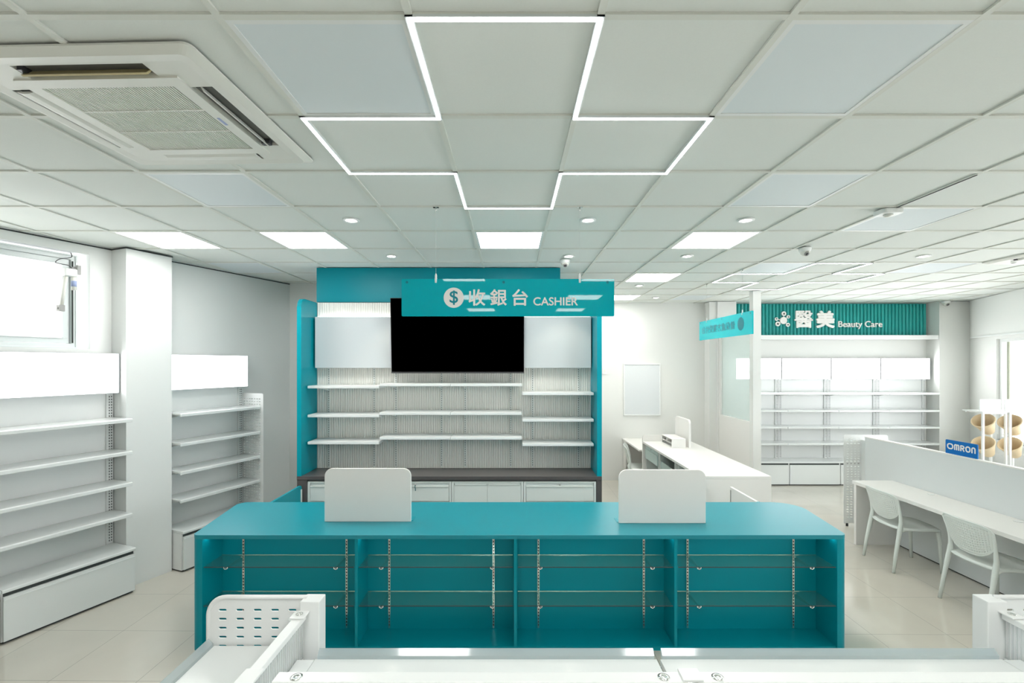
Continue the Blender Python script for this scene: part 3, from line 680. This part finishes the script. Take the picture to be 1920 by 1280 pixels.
# ------------------------------------------------------------------ white pharmacy desk and low desk
t = thing('pharmacy_desk', 'long white desk receding behind the right counter screen to the back wall', 'desk', (0,0,0))
dX0, dX1, dY0, dY1 = 2.03, 2.765, 5.02, 7.28
box('desktop', 'laminate', t, dX0-.012, dX1, dY0, dY1, .872, .90, bevel=.002)
box('end_panel', 'laminate', t, dX0-.012, dX1, dY0, dY0+.03, 0, .871)
box('customer_panel', 'laminate', t, dX1-.025, dX1, dY0+.031, dY1, 0, .871)
MB().prism(rrect(dX0-.012, dX1, 0, .996, (0,0,.0,.05)), dY1+.001, dY1+.026, 'y').build('upstand', 'laminate', t, bevel=.002)
box('dividing_panel', 'laminate', t, dX0, dX1-.03, 5.86, 5.88, 0, .871)
labs = ['pale grey steel drawer unit under the far end of the white desk, open below', 'pale green grey steel cabinet in the middle under the white desk', 'pale green grey steel cabinet under the near end of the white desk']
for i, (a, b) in enumerate(((6.62, 7.24), (5.89, 6.58), (5.10, 5.84))):
    c = thing('under_desk_cabinet', labs[i], 'cabinet', (dX0+.03, a, 0), 0, 'steel cabinets under the white desk'); w = b-a
    m = MB().box(.0, .50, 0, .018, 0, .868).box(.0, .50, w-.018, w, 0, .868).box(.48, .50, .018, w-.018, 0, .868).box(0, .48, .018, w-.018, .85, .868).box(0, .48, .018, w-.018, 0, .02).box(.0, .48, .018, w-.018, .40, .415)
    m.build('carcass', 'steel', c)
    if i == 0:
        d = MB().box(-.016, .02, .02, w-.02, .655, .80).box(-.004, .02, .02, w-.02, .80, .845).box(-.020, -.014, .02, w-.02, .79, .80).build('drawer', 'pale_teal_steel', c, bevel=.002)
        MB().lathe([(.009,0),(.009,.006),(.001,.007)], (-.004, w*.55, .825), 12, Matrix.Rotation(-PI/2,4,'Y')).build('lock', 'grey_plastic', d)
    else:
        for s in range(2): box('door', 'pale_teal_steel', c, .004+.012*s, .014+.012*s, .02+(w/2-.03)*s, w/2+.01+(w/2-.03)*s, .022, .74, bevel=.001)
t = thing('side_desk', 'low white desk against the back wall behind the white chair', 'desk', (0,0,0))
box('desktop', 'laminate', t, 1.98, 2.62, 7.33, BACK-.004, .735, .76, bevel=.002)
box('leg_panel', 'laminate', t, 2.58, 2.605, 7.35, BACK-.01, 0, .734); box('rear_panel', 'laminate', t, 2.02, 2.58, 8.44, 8.455, .3, .734); box('leg_panel', 'laminate', t, 2.0, 2.02, 8.30, BACK-.01, 0, .734)

t = thing('desk_organizer', 'white desktop organiser with open pigeonholes beside the desk screen', 'organiser', (2.277, 6.71, .9006))
m = MB().box(0,.20,0,.012,0,.125).box(0,.20,.448,.46,0,.125).box(.188,.20,.012,.448,0,.125).box(0,.188,.012,.448,0,.010).box(0,.188,.012,.448,.115,.125).box(0,.188,.012,.448,.055,.062).box(0,.188,.22,.228,.062,.115)
m.build('body', 'laminate', t); MB().box(.06,.10,.03,.19,.066,.10).box(.05,.12,.26,.40,.066,.09).box(.03,.12,.05,.40,.012,.03).build('contents', 'grey_plastic', t)
t = thing('counter_screen', 'white rounded screen on the receding desk beside the organiser', 'privacy screen', (2.518, 0, .9006))
MB().prism(rrect(6.71, 7.27, .0, .398, (0,0,.06,.06), 8), 0, .034, 'x').build('panel', 'laminate', t, bevel=.004)

t = thing('poster_frame', 'empty white poster frame hanging on the back wall', 'frame', (2.337, BACK-.002, 1.166))
m = MB(); ring(m, -.332, .332, -.024, -.0, 0, .934, .020); m.build('frame', 'white', t, bevel=.003)
box('backing_sheet', 'poster', t, -.312, .312, -.014, -.004, .02, .914)
t = thing('light_switch', 'small white wall switch at right of the teal backdrop', 'switch', (1.665, BACK-.002, 1.91))
MB().box(-.035,.035,-.010,0,0,.115).build('plate', 'white', t, bevel=.003); MB().box(-.015,.015,-.014,-.0102,.03,.085).build('rocker', 'plastic', t)

# ------------------------------------------------------------------ chairs
def chair(label, loc, rz):
    t = thing('plastic_chair', label, 'chair', loc, rz, 'white plastic chairs with perforated backs')
    # seat
    m = MB(); m.smooth = True; n = 14; vs = []
    def se(u, v):   # u,v in -1..1 -> squircle plan
        x = .225*u*math.sqrt(1-.28*v*v); y = .222*v*math.sqrt(1-.28*u*u); z = .445-.014*(1-u*u)*(1-v*v)-.010*max(0, u)**3
        return x+.005, y, z
    for i in range(n+1):
        for j in range(n+1): vs.append(se(-1+2*i/n, -1+2*j/n))
    m.add(vs, [(i*(n+1)+j, (i+1)*(n+1)+j, (i+1)*(n+1)+j+1, i*(n+1)+j+1) for i in range(n) for j in range(n)])
    o = m.build('seat', 'chair', t); s = o.modifiers.new('t', 'SOLIDIFY'); s.thickness = .016; s.offset = -1
    m = MB(); ed = [se(-1+2*i/n, -1) for i in range(n+1)]+[se(1, -1+2*i/n) for i in range(1, n+1)]+[se(1-2*i/n, 1) for i in range(1, n+1)]+[se(-1, 1-2*i/n) for i in range(1, n+1)]
    m.tube([Vector(p)+Vector((0,0,-.012)) for p in ed], .011, 8, cap=False); m.build('seat_frame', 'chair', t)
    for s in (-1, 1):
        MB().tube([(.185, s*.180, .432), (.198, s*.190, .30), (.212, s*.200, .0)], [.020,.018,.014], 12).build('leg', 'chair', t)
        MB().tube([(-.265, s*.222, 0), (-.235, s*.215, .20), (-.205, s*.210, .36), (-.190, s*.207, .44), (-.182, s*.206, .50), (-.190, s*.208, .58), (-.208, s*.218, .66), (-.226, s*.228, .73)],
                  [.014,.017,.020,.021,.018,.014,.010,.007], 12).build('leg', 'chair', t)
        MB().tube([(-.198, s*.208, .40), (-.150, s*.205, .428), (-.05, s*.212, .432)], [.014,.015,.009], 10).build('brace', 'chair', t)
    # perforated curved back
    nu, nv = 22, 13; bm = bmesh.new(); g = []
    def bp(a, b):
        q = 2*a-1; y = (.208+.024*b)*q; e = 1-q*q
        zb = .500+.105*abs(q)**3.2; zt = .782-.022*q**4-.028*q**14
        z = zb+(zt-zb)*b; x = -.170-.25*(z-.50)-.050*e
        return (x, y, z)
    for i in range(nu+1): g.append([bm.verts.new(bp(i/nu, j/nv)) for j in range(nv+1)])
    inner = []
    for i in range(nu):
        for j in range(nv):
            f = bm.faces.new((g[i][j], g[i+1][j], g[i+1][j+1], g[i][j+1]))
            if 1 <= i < nu-1 and 1 <= j < nv-1: inner.append(f)
    for f in inner:
        c = f.calc_center_median(); L = [l.vert for l in f.loops]; w = [bm.verts.new(c+(v_.co-c)*.36) for v_ in L]
        for q in range(4): bm.faces.new((L[q], L[(q+1)%4], w[(q+1)%4], w[q]))
    bmesh.ops.delete(bm, geom=inner, context='FACES_ONLY')
    me = bpy.data.meshes.new('backrest'); bm.to_mesh(me); bm.free(); me.materials.append(M['chair'])
    for p in me.polygons: p.use_smooth = True
    o = bpy.data.objects.new('backrest', me); COL.objects.link(o); o.parent = t
    s = o.modifiers.new('t', 'SOLIDIFY'); s.thickness = .007; s.offset = 0
    m = MB(); ed = [bp(i/nu, 0) for i in range(nu+1)]+[bp(1, j/nv) for j in range(1, nv+1)]+[bp(1-i/nu, 1) for i in range(1, nu+1)]+[bp(0, 1-j/nv) for j in range(1, nv)]
    m.tube(ed+[ed[0]], .0062, 8, cap=False); m.build('back_rim', 'chair', t)
    return t
c1 = chair('white plastic chair at the right hand desk, farther one near the desk end panel', (4.105, 4.925, 0), math.radians(-4))
dup(c1, (4.095, 3.995, 0), math.radians(-2), 'white plastic chair at the right hand desk, nearer one at the picture edge')
dup(c1, (2.10, 7.62, 0), math.radians(-14), 'white plastic chair far back at the low side desk')

# ------------------------------------------------------------------ right hand desk, partition and gondola
t = thing('consultation_desk', 'long narrow white desk attached along the right partition', 'desk', (0,0,0))
box('desktop', 'laminate', t, 3.985, 4.458, 2.9, 5.52, .695, .732, bevel=.002)
box('end_panel', 'laminate', t, 3.99, 4.458, 5.46, 5.495, 0, .694)
box('end_panel', 'laminate', t, 3.99, 4.458, 2.92, 2.95, 0, .694)
for y in (4.93, 4.08): MB().lathe([(.030,0),(.032,.003),(.026,.004),(.001,.002)], (4.385, y, .732), 24).build('cable_grommet', 'white', t)
t = thing('desk_partition', 'pale grey partition panel behind the right hand desk', 'partition', (0,0,0)); t['kind'] = 'thing'
box('panel', 'laminate_edge', t, 4.462, 4.497, 2.7, 5.955, .012, 1.165)
box('top_cap', 'laminate', t, 4.458, 4.512, 2.7, 5.96, 1.166, 1.180, bevel=.002)
box('base_gap', 'gap', t, 4.467, 4.49, 2.7, 5.95, 0, .011)
t = thing('display_gondola', 'white shelving gondola behind the right partition with perforated end panel', 'shelving unit', (0,0,0))
perf('perforated_end', 'white', t, (4.295, 4.87, .035, 1.178), 4.322, .10, 11, 32, .0475, .0328, .027, .0090, r=(.025,.025), t=.004, y=6.10)
box('back_panel', 'white', t, 4.515, 4.535, 2.8, 6.09, .05, 1.10)
for z in (.12, .62, .95): box('shelf', 'white_gloss', t, 4.537, 4.84, 2.8, 6.09, z-.02, z)
for z in (.99,): MB().box(4.841, 4.845, 2.8, 6.09, .93, z).build('acrylic_lip', 'acrylic', t)
box('top_rail', 'white', t, 4.515, 4.545, 2.8, 6.09, 1.101, 1.115)
MB().tube([(4.34,6.10,0),(4.34,6.10,.036)], .014).build('foot', 'gap', t)
for x in (4.56, 4.82): MB().tube([(x,6.05,0),(x,6.05,.1)], .012).build('foot', 'gap', t)
for x in (4.56, 4.82): MB().tube([(x,2.85,0),(x,2.85,.1)], .012).build('foot', 'gap', t)
# blue plate
t = thing('name_plate', 'blue name plate with bold white lettering standing on top of the right partition', 'sign', (4.485, 4.70, 1.1806), -PI/2)
MB().prism(rrect(-.168, .168, 0, .140, (.004,.004,.012,.012), 4), -.004, .004, 'y').build('plate', 'blue', t)
def stroke(name, m, parent, lines, w, y):
    k = MB(); c_ = [0]
    for n_, L in enumerate(lines):
        for (ax, az), (bx_, bz) in zip(L[:-1], L[1:]):
            d = Vector((bx_-ax, bz-az)); d.normalize(); nx, nz = -d.y*w, d.x*w; k.prism([(ax-nx,az-nz),(bx_-nx,bz-nz),(bx_+nx,bz+nz),(ax+nx,az+nz)], y-.001-.00004*len(k.f)/6, y, 'y')
        for (ax, az) in L[1:-1]: k.prism([(ax+w*math.cos(a), az+w*math.sin(a)) for a in [PI*i/4 for i in range(8)]], y-.001-.00004*len(k.f)/6, y, 'y')
    return k.build(name, m, parent)
def squarc(x0, x1, z0, z1, r, which):   # round-cornered strokes
    P = rrect(x0, x1, z0, z1, (r,)*4, 5)
    return P+[P[0]] if which == 'o' else [(x0, z0)]+rrect(x0, x1, z0, z1, (0,0,r,r), 5)[2:][::-1]+[(x1, z0)]
za, zb = .052, .100
ox = -.143
stroke('letter_o', 'letter', t, [squarc(ox, ox+.056, za, zb, .021, 'o')], .0062, -.0042)
stroke('letter_m', 'letter', t, [squarc(ox+.076, ox+.099, za-.005, zb, .010, 'n'), squarc(ox+.099, ox+.122, za-.005, zb, .010, 'n')], .0062, -.0042)
stroke('letter_r', 'letter', t, [[(ox+.142, za-.005), (ox+.142, zb), (ox+.162, zb), (ox+.172, zb-.005), (ox+.175, zb-.012), (ox+.172, zb-.020), (ox+.162, zb-.024), (ox+.144, zb-.024)], [(ox+.158, zb-.024), (ox+.177, za-.005)]], .0062, -.0042)
stroke('letter_o', 'letter', t, [squarc(ox+.196, ox+.236, za, zb, .018, 'o')], .0062, -.0042)
stroke('letter_n', 'letter', t, [squarc(ox+.256, ox+.286, za-.005, zb, .014, 'n')], .0062, -.0042)
# basket rack by the window
t = thing('basket_rack', 'tall white rack by the right window holding tilted wicker baskets', 'rack', (6.0, 6.0, 0))
m = MB()
for x in (.0, .29, .345, .635):
    for y in (0, .24):
        if y == 0 or x > .3: m.box(x, x+.022, y, y+.022, 0, 1.478)
for z in (.05, .62, 1.46):
    for y in (0, .24): m.box(.022, .29, y, y+.018, z, z+.018).box(.367, .635, y, y+.018, z, z+.018)
m.build('frame', 'white', t)
box('top_board', 'white', t, -.005, .66, -.005, .27, 1.479, 1.490)
for z in (.07, .64): box('board', 'white', t, .0, .66, .003, .24, z, z+.01)
box('header_panel', 'white', t, .035, .30, .07, .085, 1.491, 1.64)
box('header_panel', 'white', t, .36, .63, .07, .085, 1.491, 1.64)
for x in (.356, .646):
    for z in (1.28, 1.01): box('rail', 'white', t, x-.003, x+.003, .023, .239, z-.10, z-.094)
bk = None
for i, (x, z, l) in enumerate(((.155, 1.298, 'upper left wicker basket in the white rack by the window'), (.155, 1.005, 'lower left wicker basket in the white rack by the window'),
                           (.50, 1.285, 'upper right wicker basket in the white rack at the picture edge'), (.50, .992, 'lower right wicker basket in the white rack at the picture edge'))):
    if bk is None:
        bk = thing('wicker_basket', l, 'basket', (6.0+x, 6.12, z), 0, 'wicker baskets in the rack')
        bk.rotation_euler = (math.radians(16), math.radians(-42), 0)
        m = MB(); m.smooth = True
        prof = [(.048,-.12),(.055,-.12)]+[(.055+.058*k/14+(.0022 if k % 2 else 0), -.12+.21*k/14) for k in range(15)]+[(.108,.09)]+[(.104-.056*k/8, .085-.195*k/8) for k in range(9)]
        m.lathe(prof, (0,0,0), 36); m.build('bowl', 'wicker', bk)
        m = MB(); m.tube([(.114*math.cos(2*PI*q/36), .114*math.sin(2*PI*q/36), .092) for q in range(37)], .0075, 8, cap=False); m.build('rim', 'wicker', bk)
    else:
        c = dup(bk, (6.0+x, 6.12, z), label=l)

# ------------------------------------------------------------------ foreground gondola
Z1, ZR = 1.072, 1.205
def bay(label, x0, w):
    t = thing('display_gondola', label, 'shelving unit', (x0, 1.34, 0), 0, 'white double sided display bays in the foreground')
    for s in (1, -1):
        m = MB(); f = lambda a, b: tuple(sorted((s*a, s*b)))
        m.box(.004, w-.004, *f(.022, .300), Z1-.022, Z1).box(.004, w-.004, *f(.294, .300), Z1-.034, Z1-.022); m.build('top_shelf', 'white_gloss', t, bevel=.002)
        m = MB(); m.prism([(a*s, b) for a, b in ((.301, Z1-.030), (.315, Z1-.030), (.322, Z1+.024), (.318, Z1+.027), (.301, Z1+.010))], .012, w-.012, 'x')
        m.box(.022, w-.022, *f(.322, .326), Z1+.008, Z1+.014); m.build('acrylic_lip', 'acrylic', t)
        for z in (.72, .40): box('shelf', 'white_gloss', t, .004, w-.004, *f(.022, .300), z-.02, z)
        box('base_deck', 'white', t, .0, w, *f(.005, .34), .02, .15)
    box('back_panel', 'white', t, .03, w-.03, -.012, .012, .15, 1.17)
    m = MB().box(.012, w-.012, -.016, .030, 1.172, ZR); m.build('top_rail', 'white', t, bevel=.003)
    box('upright', 'white', t, w-.035, w+.0, -.03, .045, .15, ZR+.006, bevel=.002) if False else None
    for x in (.0, w):
        pass
    for x in (.075, w-.075): MB().lathe([(.0155,0),(.017,.002),(.010,.003),(.006,.001),(.001,.001)], (x, .004, ZR), 20).build('screw_cap', 'chrome', t)
    for x in (.08, w-.08): MB().tube([(x,.2,0),(x,.2,.022)], .015).build('foot', 'gap', t); MB().tube([(x,-.2,0),(x,-.2,.022)], .015).build('foot', 'gap', t)
    return t
b1 = bay('white display bay in the foreground, left of the middle joint, with clear front lip', -.690, 1.198)
b2 = dup(b1, (.512, 1.34, 0), label='white display bay in the foreground, right of the middle joint, with clear front lip')
t = thing('gondola_upright', 'white upright cap between the two foreground display bays', 'upright', (.510, 1.34, 0))
MB().box(-.0, .0012, -.012, .30, .15, Z1-.03).build('divider', 'white', t)
MB().box(-.028, .030, -.017, .034, ZR+.0005, ZR+.007).build('cap', 'white', t, bevel=.002)
def end_unit(label, s, x):
    t = thing('gondola_end', label, 'shelving unit', (x, 1.34, 0), 0, 'perforated end units of the foreground gondola')
    f = lambda a, b: tuple(sorted((s*a, s*b)))
    box('top_shelf', 'white_gloss', t, *f(.02, .335), -.375, .378, Z1-.022, Z1, bevel=.002)
    MB().prism([(a*s, b) for a, b in ((.336, Z1-.030), (.350, Z1-.030), (.357, Z1+.024), (.353, Z1+.027), (.336, Z1+.010))], -.375, .375, 'y').build('acrylic_lip', 'acrylic', t)
    for z in (.72, .40): box('shelf', 'white_gloss', t, *f(.02, .335), -.375, .378, z-.02, z)
    box('base_deck', 'white', t, *f(.005, .35), -.38, .38, .02, .15)
    for y, nm in ((.390, 'far'), (-.390, 'near')):
        o = perf('perforated_panel', 'white', t, (.0, .362, .02, 1.243), .022, .16, 5, 32, .0640, .0329, .030, .0088, r=(0,.065), t=.005)
        o.location = (0, y, 0)
        if s < 0: o.rotation_euler = (0, 0, PI)
        # raised rim of the panel
        pts = [(.0, 1.243), (.297, 1.243)]+[(.297+.065*math.sin(a), 1.178+.065*math.cos(a)) for a in [PI/2*k/8 for k in range(1, 9)]]+[(.362, .05)]
        MB().tube([(s*a, y, b) for a, b in pts], .0085, 8).build('panel_rim', 'white', t)
    # corner posts
    for y in (.385, -.385): MB().box(*f(-.058, .012), y-.030, y+.030, .0, 1.243).build('corner_post', 'white', t, bevel=.003)
    box('ribbed_sheet', 'ribbed', t, *f(.0, .004), -.352, .352, Z1-.03, 1.182)
    r = MB()
    for k in range(52): r.box(*f(-.004, -.0002), -.348+.0135*k, -.343+.0135*k, Z1-.02, 1.18)
    r.build('ribs', 'acrylic_rib', t)
    MB().box(*f(-.014, .020), -.352, .352, 1.183, ZR).build('top_rail', 'white', t, bevel=.003)
    box('filler_shelf', 'white_gloss', t, *f(-.0655, -.006), .022, .295, Z1-.022, Z1)
    box('back_panel', 'white', t, *f(-.004, .012), -.352, .352, .15, Z1-.03)
    for y in (.335, -.335):
        MB().box(*f(-.024, .028), y-.030, y+.022, ZR+.0006, ZR+.006).box(*f(.0205, .0245), y-.01, y+.022, 1.12, ZR).build('hook_bracket', 'white', t, bevel=.003)
        MB().lathe([(.011,0),(.012,.002),(.006,.003),(.004,.001),(.001,.001)], (s*.002, y-.004, ZR+.006), 18).build('screw', 'chrome', t)
    MB().box(*f(-.030, .024), -.032, .034, ZR+.0006, ZR+.007).build('joint_cap', 'white', t, bevel=.002)
    return t
end_unit('white end unit with slotted rounded panel at the left of the foreground gondola', -1, -.752)
end_unit('white end unit with slotted panel at the right edge of the foreground gondola', 1, 1.772)
